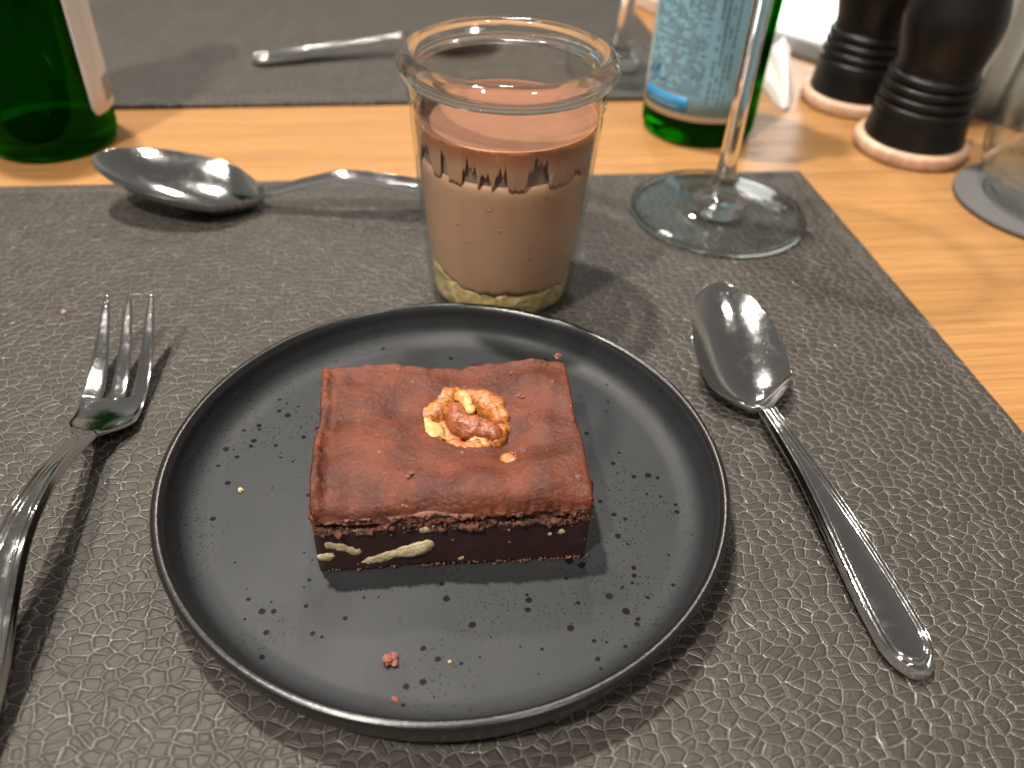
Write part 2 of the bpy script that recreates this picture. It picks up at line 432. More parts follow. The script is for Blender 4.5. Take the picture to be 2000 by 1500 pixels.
MAT['nut_orange'] = nut('walnut_skin_amber', (0.25, 0.072, 0.011), (0.36, 0.130, 0.026), (0.13, 0.030, 0.006), 0.50)
MAT['nut_cream'] = nut('walnut_flesh', (0.36, 0.20, 0.062), (0.44, 0.27, 0.098), (0.24, 0.085, 0.02), 0.54)
MAT['nut_cut'] = nut('walnut_cut_face', (0.40, 0.32, 0.18), (0.52, 0.43, 0.26), (0.26, 0.18, 0.10), 0.58)
# mousse etc.
t = NT('milk_chocolate_mousse')
g1, _ = t.noise(t.scale(t.co, (1, 1, 0.35)), 60, 4); g2, _ = t.noise(t.co, 1500, 3)
t.P(Base_Color=t.mix(g1, (0.46, 0.245, 0.152), (0.53, 0.295, 0.188)), Roughness=0.55, Normal=t.bump(g2, 0.00006),
    Subsurface_Weight=0.2, Subsurface_Radius=(0.003, 0.002, 0.001), Subsurface_Scale=0.5)
MAT['mousse'] = t.m
t = NT('mousse_skin')
zz = t.add('ShaderNodeSeparateXYZ', n_0=t.co).outputs[2]
g1, _ = t.noise(t.scale(t.co, (1, 1, 0.3)), 160, 4)
band = t.mr(t.math('ADD', zz, t.math('MULTIPLY', g1, 0.004)), 0.0610, 0.0690)
t.P(Base_Color=t.mix(band, (0.47, 0.252, 0.156), (0.32, 0.110, 0.045)), Roughness=0.45)
MAT['skin'] = t.m
MAT['mousse_top'] = simple('mousse_top_glaze', (0.185, 0.083, 0.050), 0.85, 0.15, 90, 0.0003, 160, Specular_IOR_Level=0.1)
MAT['gap'] = simple('torn_mousse_hollow', (0.27, 0.160, 0.128), 0.6, 0.2, 300)
t = NT('fruit_compote')
g1, _ = t.noise(t.co, 190, 4, 0.6, 0.8)
t.P(Base_Color=t.mix(t.mr(g1, 0.3, 0.7), (0.44, 0.27, 0.085), (0.78, 0.60, 0.33)), Roughness=0.25, Normal=t.bump(g1, 0.0012),
    Subsurface_Weight=0.4, Subsurface_Radius=(0.004, 0.004, 0.002), Subsurface_Scale=0.6)
MAT['compote'] = t.m
MAT['crumb_red'] = simple('crumb_red', (0.15, 0.035, 0.022), 0.6, 0.4, 900)
MAT['crumb_dark'] = simple('crumb_dark', (0.10, 0.03, 0.018), 0.6, 0.4, 900)
MAT['crumb_nut'] = simple('crumb_nut', (0.36, 0.23, 0.11), 0.6, 0.3, 900)
# window pane: daylight outside
t = NT('daylit_window_pane'); t.n.remove(t.p)
em = t.add('ShaderNodeEmission', i_Color=(1.0, 1.0, 0.97), i_Strength=3.0); t.t.links.new(em.outputs[0], t.out.inputs[0])
MAT['pane'] = t.m

# ------------------------------------------------------------------ table, mats, window side
ZT = -0.003
tb = poly_slab('table', [(-0.75, -0.25), (0.62, -0.25), (0.62, 0.11), (0.305, 0.425), (0.14, 0.59), (0.02, 1.30), (-0.75, 1.30)], ZT - 0.03, ZT, MAT['table'], bevel=0.0015)
tag(tb, 'honey coloured oak table top under the place mats', 'table', kind='structure')

def place_mat(name, label, corner, ang, wd, dp, mat):
    """corner = far right corner for the near mat, near right corner for the far mat (dp negative)"""
    e = thing(name, label, 'place mat', (corner[0], corner[1], ZT), ang, 'leather place mats')
    y0, y1 = (-dp, 0.0) if dp > 0 else (0.0, -dp)
    th = 0.003; n = 40
    def fn(a, b, c):
        x = -wd + wd * a; y = y0 + (y1 - y0) * b
        ed = min(wd * a, wd * (1 - a), (y1 - y0) * b, (y1 - y0) * (1 - b))
        r = 0.0016
        rnd = r - sqrt(max(0, r * r - (r - min(ed, r)) ** 2))
        z = (th - rnd - 0.0005 * exp(-((ed - 0.0065) / 0.0011) ** 2)) if c > 0.5 else 0.0001
        x += 0.0004 * nz3((x, y, 0), 60); y += 0.0004 * nz3((x, y, 3), 60)
        return (x, y, z)
    # non uniform grid so that edge roll and stitch groove are modelled
    def warp(u, L):
        cuts = [0, .0004, .001, .0018, .004, .0055, .006, .0065, .007, .0075, .009]
        arr = [c / L for c in cuts]; m = 24
        mid = [arr[-1] + (1 - 2 * arr[-1]) * k / m for k in range(1, m)]
        return arr + mid + [1 - c for c in reversed(arr)]
    A = warp(0, wd); B = warp(0, y1 - y0); V, F = [], []
    for b in B:
        for a in A: V.append(fn(a, b, 1))
    na, nb = len(A), len(B)
    for j in range(nb - 1):
        for i in range(na - 1): F.append((j * na + i, j * na + i + 1, (j + 1) * na + i + 1, (j + 1) * na + i))
    o0 = len(V)
    ring = [i for i in range(na)] + [j * na + na - 1 for j in range(1, nb)] + [(nb - 1) * na + i for i in range(na - 2, -1, -1)] + [j * na for j in range(nb - 2, 0, -1)]
    for k in ring: V.append((V[k][0], V[k][1], 0.0001))
    L = len(ring)
    for k in range(L): F.append((ring[k], o0 + k, o0 + (k + 1) % L, ring[(k + 1) % L]))
    F.append(tuple(o0 + k for k in range(L - 1, -1, -1)))
    mesh('leather_sheet', V, F, mat, e)
    # stitching: short threads in the groove along the edges
    SV, SF = [], []
    def stitch(p, d):
        n = Vector((-d.y, d.x, 0)); b = len(SV)
        for s, h in ((-1, 0), (-.6, 1), (.6, 1), (1, 0)):
            for w_, hz in ((-1, 0), (0, 1), (1, 0)):
                SV.append(p + d * s * 0.00125 + n * w_ * 0.00035 + Vector((0, 0, 0.0003 * h * hz)))
        for i in range(3):
            for j in range(2): SF.append((b + i * 3 + j, b + i * 3 + j + 1, b + (i + 1) * 3 + j + 1, b + (i + 1) * 3 + j))
    ins = 0.0065; zz = th - 0.00038; st = 0.0034
    yy = y0 + ins
    while yy < y1 - ins:
        for xx in (-ins, -wd + ins): stitch(Vector((xx + random.uniform(-1, 1) * 0.0001, yy, zz)), Vector((random.uniform(-.12, .12), 1, 0)).normalized())
        yy += st
    xx = -wd + ins
    while xx < -ins:
        for yy in (y0 + ins, y1 - ins): stitch(Vector((xx, yy, zz)), Vector((1, random.uniform(-.12, .12), 0)).normalized())
        xx += st
    s = mesh('stitching', SV, SF, MAT['thread'], e); s['kind'] = 'stuff'
    return e
cn = U(1563, 331, 0)
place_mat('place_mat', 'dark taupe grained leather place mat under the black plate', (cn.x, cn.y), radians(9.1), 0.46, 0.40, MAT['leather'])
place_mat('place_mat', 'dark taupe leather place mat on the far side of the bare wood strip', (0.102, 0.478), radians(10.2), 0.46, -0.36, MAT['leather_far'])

# window and curtain beyond the slanting table edge
WD = Vector((-1, 1, 0)).normalized(); WN = Vector((1, 1, 0)).normalized()
def wl(s, n, z): # s along the edge from (.22,.51), n away from the table
    return Vector((0.2225, 0.5075, 0)) + WD * s + WN * n + Vector((0, 0, z))
def wbox(name, s0, s1, n0, n1, z0, z1, mat, parent=None, bev=0.001):
    pts = [wl(s0, n0, 0), wl(s1, n0, 0), wl(s1, n1, 0), wl(s0, n1, 0)]
    return poly_slab(name, [(p.x, p.y) for p in pts], z0, z1, mat, parent, bev)
lg = wbox('window_ledge', -0.30, 0.125, 0.004, 0.20, -0.06, -0.0085, MAT['ledge']); tag(lg, 'brown ledge between table edge and window', 'ledge', kind='structure')
wi = thing('window', 'bright daylit window with grey frame behind the pepper mills', 'window', wl(0, 0.03, 0))
def wpart(*a, **k):
    o = wbox(*a, **k); o.parent = wi; o.matrix_parent_inverse = Matrix.Translation(-wi.location); return o
wpart('bottom_rail', -0.26, 0.125, 0.022, 0.05, -0.0082, 0.003, MAT['frame'])
wpart('top_rail', -0.26, 0.125, 0.022, 0.05, 0.12, 0.14, MAT['frame'])
wpart('side_rail', 0.11, 0.125, 0.022, 0.05, 0.0032, 0.1198, MAT['frame'])
wpart('side_rail', -0.26, -0.248, 0.022, 0.05, 0.0032, 0.1198, MAT['frame'])
wpart('pane', -0.2478, 0.1098, 0.033, 0.037, 0.0032, 0.1198, MAT['pane'], bev=0.0)
# pleated curtain
V, F = [], []; n = 300
for k in range(n + 1):
    s = 0.012 - 0.26 * k / n; ph = k / n * 2 * pi * 17
    for iz in range(9):
        z = -0.008 + 0.20 * iz / 8
        off = 0.013 + 0.0068 * sin(ph + 0.5 * sin(ph * 0.31)) + 0.002 * noise.noise(Vector((s * 60, z * 8, 0)))
        V.append(wl(s, off, z))
for k in range(n):
    for iz in range(8): F.append((k * 9 + iz, k * 9 + iz + 1, (k + 1) * 9 + iz + 1, (k + 1) * 9 + iz))
t = NT('sheer_grey_curtain')
g1, _ = t.noise(t.scale(t.co, (1, 1, 0.1)), 300, 3)
df = t.add('ShaderNodeBsdfDiffuse', i_Color=t.mix(g1, (0.44, 0.42, 0.38), (0.55, 0.52, 0.47))); tl = t.add('ShaderNodeBsdfTranslucent', i_Color=(0.62, 0.60, 0.55))
t.n.remove(t.p); mx = t.add('ShaderNodeMixShader', n_0=0.5, n_1=df.outputs[0], n_2=tl.outputs[0]); t.t.links.new(mx.outputs[0], t.out.inputs[0])
cu = mesh('curtain', V, F, t.m); tag(cu, 'grey pleated curtain hanging behind the mills and the tumbler', 'curtain')
md = cu.modifiers.new('thick', 'SOLIDIFY'); md.thickness = 0.0008

# ------------------------------------------------------------------ plate
PSC = 1.012
pl = thing('dessert_plate', 'round matte black speckled plate with raised rim under the brownie', 'plate', (PL.x, PL.y, 0))
inner = smooth_prof([(0.0, 0.0040), (0.03, 0.0040), (0.058, 0.0041), (0.0650, 0.0045), (0.0690, 0.0064), (0.0710, 0.0100), (0.0720, 0.0132), (0.0724, 0.0141)], 6)
dish = inner
outer = smooth_prof([(0.0724, 0.0141), (0.0731, 0.0148), (0.0741, 0.0150), (0.0749, 0.0145), (0.0750, 0.0136), (0.0745, 0.0115), (0.0733, 0.0070), (0.0715, 0.0030), (0.0690, 0.0010)], 6)
under = [(0.0690, 0.0010), (0.060, 0.0006), (0.057, 0.0001), (0.054, 0.0001), (0.052, 0.0012), (0.0, 0.0012)]
def wob(p):
    a = atan2(p.y, p.x); return p * (1 + 0.0015 * sin(2 * a + 1) + 0.001 * sin(5 * a)) if p.length > 0.05 else p
o = lathe('dish', list(reversed(dish)) , MAT['plate'], pl, 160, fn=None)
o.data.flip_normals()
o.data.flip_normals()
o = lathe('rim', list(reversed(outer)), MAT['plate_rim'], pl, 160)
o = lathe('foot', list(reversed(under)), MAT['plate'], pl, 120)

pl.scale = (PSC, PSC, 1)
# ------------------------------------------------------------------ brownie
ZF = 0.0042
BLc, BRc = U(622, 1117, ZF), U(1145, 1088, ZF)
bx = (BRc - BLc); BW = bx.length + 0.0005; BANG = atan2(bx.y, bx.x); BD = 0.0515
bd = Vector((-sin(BANG), cos(BANG), 0))
BC = (BLc + BRc) / 2 + bd * (BD / 2)
br = thing('brownie', 'square chocolate brownie with a walnut sunk in its top', 'brownie', (BC.x, BC.y, ZF), BANG)
def loc_b(p): # world -> brownie local
    d = p - Vector((BC.x, BC.y, ZF)); c, s = cos(BANG), sin(BANG)
    return Vector((d.x * c + d.y * s, -d.x * s + d.y * c, d.z))
def Ub(px, py, h): return loc_b(U(px, py, ZF + h))
HOLE = Ub(902, 826, 0.0205)
def shear(x, y):  # the block is not quite square: the far end narrows to the left
    rc = 0.0022; cx_, cy_ = BW / 2 - rc, BD / 2 - rc      # cut corners are never quite square
    ax, ay = abs(x) - cx_, abs(y) - cy_
    if ax > 0 and ay > 0:
        d = sqrt(ax * ax + ay * ay)
        if d > rc:
            k = rc / d; x = math.copysign(cx_ + ax * k, x); y = math.copysign(cy_ + ay * k, y)
    return x + 0.0007 * nz3((y, 0, 0), 70, 2) * x / BW * 2, y + 0.0006 * nz3((x, 0, 0), 60, 5) * y / BD * 2
def top_h(x, y):
    h = 0.0228
    h += 0.0034 * nz3((x, y, 0), 50, 1.3) + 0.0016 * nz3((x, y, 0), 105, 4.0) + 0.00022 * nz3((x, y, 0), 260, 2.0) + 0.00010 * nz3((x, y, 0), 700, 2.0)
    h += 0.0007 * nz3((x * 0.5, y, 0), 210, 6.0) * exp(-((y + BD * 0.40) / 0.008) ** 2)
    h += 0.0014 * exp(-((abs(x) - 0.026) / 0.010) ** 2) * exp(-((y - BD * 0.38) / 0.010) ** 2)
    # puffed front and back lips, hollow round the walnut
    h += 0.0030 * exp(-((y + BD * 0.34) / 0.0080) ** 2) * (0.55 + 0.45 * sin(x * 110 + 0.4) )
    h += 0.0020 * exp(-((y - BD * 0.30) / 0.008) ** 2) * (0.6 + 0.4 * cos(x * 95 + 0.8))
    r = sqrt(((x - HOLE.x) / 1.10) ** 2 + (y - HOLE.y) ** 2)
    h -= 0.0026 * exp(-(r / 0.0150) ** 2)
    h -= 0.0042 * (1 - sst(r, 0.0072, 0.0098 + 0.0014 * nz3((x, y, 0), 160, 3)))
    h += 0.0004 * exp(-((r - 0.0112) / 0.0016) ** 2)
    return h
def crust(a, b, c):
    x = (a - 0.5) * BW; y = (b - 0.5) * BD
    top = top_h(x, y)
    eF, eB, eL, eR = y + BD / 2, BD / 2 - y, x + BW / 2, BW / 2 - x
    def rnd(e, r): return r - sqrt(max(0, r * r - (r - min(e, r)) ** 2))
    wv_ = 1 + 0.5 * nz3((x, y, 0), 120, 3)
    drop = rnd(eF, 0.0052 * wv_) * 0.9 + rnd(eR, 0.0022) * 0.7 + rnd(eB, 0.0014) * 0.8 + rnd(eL, 0.0010) * 0.5
    rid = 0.0007 * exp(-((eL - 0.0016) / 0.0011) ** 2) * (1 + 1.5 * nz3((x, y, 0), 400, 9)) - 0.0008 * exp(-((eL - 0.0042) / 0.0016) ** 2)
    rid += 0.0005 * exp(-((eB - 0.0013) / 0.001) ** 2) * (1 + 1.8 * nz3((x, y, 0), 350, 2))
    top += rid - drop
    bot = 0.0174 + 0.0018 * nz3((x, y, 0), 170, 5) + 0.0014 * nz3((x, y, 0), 620, 3)
    z = bot + (top - bot) * c
    # sides
    ex, ey = 0.0, 0.0
    side = 1.0
    nn = 0.0007 * fbm((x, y, z), 330, 2) + 0.0005 * nz3((x, y, z), 900, 1)
    bulge = 0.0003 * sin(pi * min(1, c)) + nn - 0.0010 * (1 - sst(c, 0.0, 0.45)) * (1 + 1.2 * nz3((x, y, 0), 260, 8))
    if a < 1e-6: ex = -bulge + 0.0006 + 0.0022 * (1 - b) * sst(c, -0.2, 0.4)
    if a > 1 - 1e-6: ex = bulge - 0.0010 + 0.0012 * exp(-((y + BD * 0.42) / 0.006) ** 2)
    if b < 1e-6: ey = -bulge - 0.0001
    if b > 1 - 1e-6: ey = bulge
    x += ex; y += ey
    x, y = shear(x, y)
    return (x, y, z)
V, F = grid_box(170, 130, 14, crust)
mesh('crust', V, F, MAT['crust'], br)
caves = [(-0.0265, 0.0166, 0.0052, 0.0013, 0.0035), (-0.0215, 0.0170, 0.0026, 0.0014, 0.0030), (0.0035, 0.0164, 0.0026, 0.0010, 0.0026), (0.0150, 0.0164, 0.0038, 0.0010, 0.0030), (0.0262, 0.0164, 0.0014, 0.0008, 0.002), (-0.006, 0.0162, 0.0012, 0.0007, 0.0015)]
def crumb(a, b, c):
    x = (a - 0.5) * (BW - 0.0006); y = (b - 0.5) * (BD - 0.0006); z = 0.0136 + 0.0054 * c
    nn = 0.0011 * fbm((x, y, z), 420, 6) + 0.0008 * nz3((x, y, z), 1200, 1)
    if b < 1e-6:
        y -= nn + 0.0005
        for cx, cz, rx, rz_, dp in caves:
            y += dp * exp(-(((x - cx) / rx) ** 2 + ((z - cz) / rz_) ** 2) ** 1.5)
    if b > 1 - 1e-6: y += nn
    if a < 1e-6: x -= nn
    if a > 1 - 1e-6: x += nn
    x, y = shear(x, y)
    return (x, y, z)
V, F = grid_box(200, 60, 14, crumb)
mesh('crumb_layer', V, F, MAT['crumb'], br)
def fudge(a, b, c):
    x = (a - 0.5) * BW; y = (b - 0.5) * BD; z = 0.0150 * c
    z += (0.0007 * nz3((x, y, 0), 260, 3) + 0.0005 * nz3((x, y, 0), 700, 3)) * c
    nn = 0.00012 * fbm((x, y, z), 260, 6) - 0.0005 * (1 - sst(z, 0, 0.0011)) * (0.6 + nz3((x, y, 0), 500, 1))
    nn -= 0.0003 * sst(z, 0.0136, 0.0152)
    if a < 1e-6: x -= nn
    if a > 1 - 1e-6: x += nn - 0.0006 * (1 - c)
    if b < 1e-6: y -= nn
    if b > 1 - 1e-6: y += nn
    x, y = shear(x, y)
    return (x, y, z)
V, F = grid_box(150, 60, 22, fudge)
mesh('fudge_layer', V, F, MAT['fudge'], br)
# walnut kernel pieces in the hollow
def nutpiece(pts, r, mat, dz=0.0, flat=1.0, wr=0.0009, ws=420, seed=0, label=None, name='walnut_piece'):
    P = [Ub(902 + (x - 902) * 1.04, 828 + (y - 828) * 1.12, 0.0206 + dz) for x, y in pts]
    if isinstance(r, (int, float)): r = ([r * 0.75] + [r] * (len(P) - 2) + [r * 0.75]) if len(P) > 2 else [r] * len(P)
    o = blob_tube(name, P, [q * 1.42 / 1000 for q in r], mat, br, flat, wr, ws, 26, 8, seed)
    if label: o['label'] = label
    return o
nutpiece([(832, 806), (850, 790), (880, 782), (905, 781)], 1.9, MAT['nut_orange'], -0.0004, seed=1)
nutpiece([(905, 783), (930, 790), (957, 802), (974, 820)], [1.6, 2.5, 2.8, 2.0], MAT['nut_orange'], 0.0003, seed=2, label='amber walnut lobe')
nutpiece([(832, 822), (850, 812), (872, 806), (888, 806)], [1.6, 2.4, 2.5, 1.6], MAT['nut_orange'], -0.0004, seed=3)
nutpiece([(836, 834), (845, 848), (845, 864), (858, 872)], [2.0, 2.6, 2.4, 1.6], MAT['nut_cream'], -0.0008, 0.7, seed=4, label='pale bare walnut flesh')
nutpiece([(858, 874), (885, 877), (912, 876), (938, 868), (950, 860)], [1.5, 2.0, 1.9, 1.8, 1.2], MAT['nut_orange'], -0.0012, 0.9, seed=5)
nutpiece([(890, 806), (893, 822), (908, 834), (934, 838), (962, 846)], [1.7, 2.1, 2.3, 2.2, 1.7], MAT['nut_red'], 0.0010, 1.0, 0.0007, 500, seed=6, label='curled reddish brown walnut lobe')
nutpiece([(948, 858), (966, 852), (978, 838)], [1.5, 2.0, 1.5], MAT['nut_orange'], -0.0006, seed=7)
nutpiece([(902, 781), (912, 790), (917, 806)], [1.3, 1.3, 0.9], MAT['nut_cream'], 0.0016, 0.9, 0.0006, seed=8)
nutpiece([(928, 858), (942, 864)], [1.4, 1.4], MAT['nut_cream'], -0.0004, 0.8, seed=9)
nutpiece([(868, 832), (878, 850), (892, 862)], [1.4, 1.5, 1.1], MAT['nut_orange'], -0.0014, 0.8, seed=10)
nutpiece([(978, 822), (984, 832)], [1.0, 0.9], MAT['nut_cream'], -0.0002, 0.9, seed=11)
nutpiece([(870, 787), (858, 795)], [1.0, 0.8], MAT['nut_cream'], 0.0012, 0.7, 0.0004, seed=12)
# a sliver of nut breaking through the crust, and flecks
nutpiece([(985, 888), (998, 892)], [1.1, 1.0], MAT['nut_orange'], 0.0010, 0.5, 0.0005, seed=13, name='nut_sliver')
for q, (px, py, s_) in enumerate([(1000, 739, 0.7), (1016, 778, 0.9), (1038, 808, 0.7), (1003, 880, 0.9), (1022, 872, 0.6), (1088, 706, 1.0), (800, 935, 0.8), (735, 860, 0.5), (1130, 940, 0.8), (1040, 830, 0.5)]):
    p = Ub(px, py, 0.0225); p.z = top_h(p.x, p.y) - 0.0003
    chip('crust_flake', MAT['crumb_red'] if q % 2 else MAT['crumb_dark'], s_ / 1000, q * 1.7, br, p, 0.5)
# nut slices cut through in the front face
def slice_pt(px, py):
    x = (px - 622) / 523 * BW - BW / 2; yb = 1117 - 29 * (px - 622) / 523
    return Vector((x, -BD / 2 + 0.00035, (yb - py) * 0.000195 + 0.0002))
def nslice(pts, r, seed):
    blob_tube('nut_slice', [slice_pt(*p) for p in pts], [q * 1.55 / 1000 for q in r], MAT['nut_cut'], br, 0.34, 0.0006, 500, 22, 7, seed, up=Vector((0, 1, 0)))
nslice([(712, 1097), (740, 1091), (775, 1080), (805, 1076), (832, 1066)], [1.0, 1.2, 1.15, 1.5, 1.2], 1)
nslice([(652, 1064), (672, 1069), (697, 1076)], [0.9, 1.1, 1.3], 2)
nslice([(638, 1089), (650, 1086), (662, 1083)], [1.0, 1.1, 0.8], 3)
nslice([(896, 1090), (915, 1085)], [0.7, 0.4], 4)
nslice([(828, 1036), (842, 1034)], [0.8, 0.8], 5)
nslice([(1068, 1041), (1086, 1037)], [0.8, 0.8], 6)
nslice([(1112, 1064), (1120, 1058)], [0.5, 0.4], 7)
# loose crumbs stuck to the cut edges of the brownie
V, F = [], []
def addchip(p, s, seed):
    b = len(V); n = 6
    V.append(p + Vector((0, 0, s)))
    for k in range(n):
        a = 2 * pi * k / n; rr = s * (0.8 + 0.5 * noise.noise(Vector((seed, k * 1.3, 0)))); V.append(p + Vector((rr * cos(a), rr * sin(a), s * 0.3 * noise.noise(Vector((k, seed, 2))))))
    V.append(p - Vector((0, 0, s * 0.6)))
    for k in range(n):
        k2 = (k + 1) % n; F.append((b, b + 1 + k, b + 1 + k2)); F.append((b + n + 1, b + 1 + k2, b + 1 + k))
for k in range(420):
    r = random.random()
    if r < 0.45: p = Vector((random.uniform(-.5, .5) * BW, -BD / 2 + random.uniform(-0.0003, 0.0006), random.gauss(0.0152, 0.0010)))
    elif r < 0.60: p = Vector((random.uniform(-.5, .5) * BW, -BD / 2 - 0.0001, random.uniform(0.0002, 0.0012)))
    elif r < 0.80: p = Vector((-BW / 2 - random.uniform(0, 0.0004), random.uniform(-.5, .5) * BD, random.uniform(0.012, 0.0222)))
    elif r < 0.92: p = Vector((BW / 2 + random.uniform(0, 0.0004), random.uniform(-.5, .5) * BD, random.uniform(0.011, 0.021)))
    else: p = Vector((random.uniform(0.01, .034), -BD / 2 - random.uniform(0, 0.0005), random.uniform(0.0, 0.001)))
    addchip(p, random.uniform(0.0002, 0.00065), k * 0.37)
o = mesh('edge_crumbs', V, F, MAT['crumb'], br, False); o['kind'] = 'stuff'

# crumbs lying on plate and mat
CR_L = [((763, 1292), 1.35, 'crumb_red', 'reddish brownie crumb beside a finger mark on the plate'),
        ((1124, 697), 1.3, 'crumb_red', 'dark red crumb lying behind the brownie near the plate rim'),
        ((470, 958), 0.62, 'crumb_nut', 'pale nut crumb on the plate left of the brownie'),
        ((878, 1292), 0.35, 'crumb_nut', 'tiny pale crumb on the plate in front of the brownie'),
        ((771, 1366), 0.6, 'crumb_red', 'tiny red crumb on the plate beside the front rim')]
for k, ((px, py), s_, m_, lab) in enumerate(CR_L):
    p = U(px, py, 0.0043); o = chip('crumb', MAT[m_], s_ / 1000, 3.3 * k + 1, None, (p.x, p.y, 0.00405), 0.55); tag(o, lab, 'crumb', 'loose crumbs')
p = U(126, 612, 0); o = chip('crumb', MAT['crumb_nut'], 0.0007, 77, None, (p.x, p.y, 0.0002), 0.6); tag(o, 'pale crumb on the leather mat beside the fork tines', 'crumb', 'loose crumbs')

# ------------------------------------------------------------------ jar with mousse
JC = U(977, 560, 0)
jar = thing('dessert_jar', 'clear glass jar with thick rolled rim holding chocolate mousse', 'jar', (JC.x, JC.y, 0))
RB, RT = 0.0262, 0.0326
def jr(z): return RB + (RT - RB) * (max(0, z) / 0.078) ** 0.9
wall = smooth_prof([(0.0235, 0.0004), (0.0252, 0.0010), (0.0262, 0.0030), (jr(.012), .012), (jr(.03), .03), (jr(.05), .05), (jr(.066), .066), (0.0316, .0715), (0.0325, .0735), (0.0319, .0755), (0.0322, .0785), (0.0328, .0806)], 6)
lathe('outer_wall', wall, MAT['jar'], jar, 128)
WT = 0.0013
inw = smooth_prof([(0.0, 0.0009), (0.018, 0.0009), (0.0232, 0.0013), (jr(.006) - WT, .0055), (jr(.012) - WT, .0125), (jr(.03) - WT, .03), (jr(.05) - WT, .05), (jr(.066) - WT, .066), (0.0302, .0735), (0.0300, .078), (0.0298, .0806)], 6)
o = lathe('inner_wall', list(reversed(inw)), MAT['jar'], jar, 128)
rim = []
for k in range(29):
    a = -0.62 * pi + 2 * pi * k / 28 * 0.90
    rim.append((0.0316 + 0.0039 * cos(a) * (1.0 if cos(a) > 0 else 0.62), 0.0850 + 0.0041 * sin(a)))
rimp = [(0.0328, 0.0807)] + rim[1:] + [(0.0298, 0.0807)]
lathe('rim', rimp, MAT['rim'], jar, 144, closed=True)
lathe('base', [(0.0236, 0.00038), (0.0, 0.0003)], MAT['jar'], jar, 96)
def rin(z): return jr(z) - WT - 0.00025
ZM, ZS = 0.0555, 0.0682     # top of the solid mousse body / top of the skin
mo = thing('chocolate_mousse', 'light brown chocolate mousse with a torn skin filling the glass jar', 'mousse', (JC.x, JC.y, 0))
AZC = atan2(-JC.y, -JC.x)   # direction from the jar to the camera
def front_x(a):  # -1 (left) .. 1 (right) across the side facing the camera
    return sin(a - AZC)
def zlow(a):  # lower edge of the mousse: compote shows at the left bottom
    fx = front_x(a)
    return 0.0120 + 0.0045 * sst(-fx, 0.35, 1.0) - 0.0015 * sst(fx, 0.3, 0.8) + 0.0028 * sst(fx, 0.8, 1.0) + 0.0022 * noise.noise(Vector((fx * 5, 0, 3))) + 0.0010 * noise.noise(Vector((fx * 16, 0, 8)))
V, F = [], []; NA, NZ = 260, 26
for i in range(NA):
    a = 2 * pi * i / NA; z0 = zlow(a)
    for j in range(NZ + 1):
        z = z0 + (ZM - z0) * j / NZ; r = rin(z)
        r -= 0.0004 * sst(z, ZM - 0.004, ZM - 0.001) + 0.0008 * sst(z, ZM - 0.0006, ZM) + 0.0012 * (1 - sst(z, z0, z0 + 0.002))
        V.append((r * cos(a), r * sin(a), z + (0.0005 * noise.noise(Vector((a * 6, 0, 1))) if j == NZ else 0)))
for i in range(NA):
    i2 = (i + 1) % NA
    for j in range(NZ): F.append((i * (NZ + 1) + j, i2 * (NZ + 1) + j, i2 * (NZ + 1) + j + 1, i * (NZ + 1) + j + 1))
F.append(tuple(i * (NZ + 1) + NZ for i in range(NA))); F.append(tuple(i * (NZ + 1) for i in range(NA - 1, -1, -1)))
mesh('mousse_body', V, F, MAT['mousse'], mo)
lathe('hollow', [(rin(ZM) - 0.0013, ZM - 0.0005), (rin(ZM) - 0.0012, ZM + 0.004), (rin(ZS) - 0.0012, ZS - 0.001)], MAT['gap'], mo, 128)
tears = [(-0.87, 0.09, 0.0118), (-0.655, 0.045, 0.0125), (-0.37, 0.10, 0.0108), (-0.20, 0.08, 0.0080), (-0.03, 0.09, 0.0100), (0.36, 0.14, 0.0135), (0.80, 0.06, 0.0048)]
def tear_up(a):
    fx = front_x(a); fz = cos(a - AZC)
    base = 0.0010 + 0.0010 * noise.noise(Vector((fx * 14, fz * 14, 1))) + 0.0012 * noise.noise(Vector((fx * 50, fz * 50, 5)))
    if fz > 0:
        for c, wd, hh in tears:
            d = abs(fx - c) / wd
            if d < 1: base = max(base, hh * (1 - d ** 2.6) * (0.82 + 0.5 * noise.noise(Vector((fx * 38, 0, c * 9)))) + 0.0008 * noise.noise(Vector((fx * 110, 0, c))))
    return max(0.0001, base)
V, F = [], []; NA = 900; NZ = 10
for i in range(NA):
    a = 2 * pi * i / NA; z0 = ZM - 0.0022 + min(tear_up(a), ZS - ZM - 0.0005)
    for j in range(NZ + 1):
        z = z0 + (ZS - z0) * j / NZ; r = rin(z) - 0.0003 * (1 - j / NZ) ** 3 * (0.5 + noise.noise(Vector((a * 20, 0, 0))))
        V.append((r * cos(a), r * sin(a), z))
for i in range(NA):
    i2 = (i + 1) % NA
    for j in range(NZ): F.append((i * (NZ + 1) + j, i2 * (NZ + 1) + j, i2 * (NZ + 1) + j + 1, i * (NZ + 1) + j + 1))
o = mesh('torn_skin', V, F, MAT['skin'], mo)
md = o.modifiers.new('thick', 'SOLIDIFY'); md.thickness = 0.0007; md.offset = -1
top = []
for k in range(12):
    r = (rin(ZS) - 0.0001) * (1 - k / 12); top.append((r, ZS - 0.0006 - 0.0006 * sst(k, 0, 6)))
top[0] = (rin(ZS) - 0.0001, ZS - 0.00002); top.append((0, ZS - 0.0012))
lathe('mousse_top', top, MAT['mousse_top'], mo, 128, fn=lambda p: Vector((p.x, p.y, p.z + 0.0006 * noise.noise(p * 140) * (1 if p.xy.length < rin(ZS) - 0.002 else 0))))
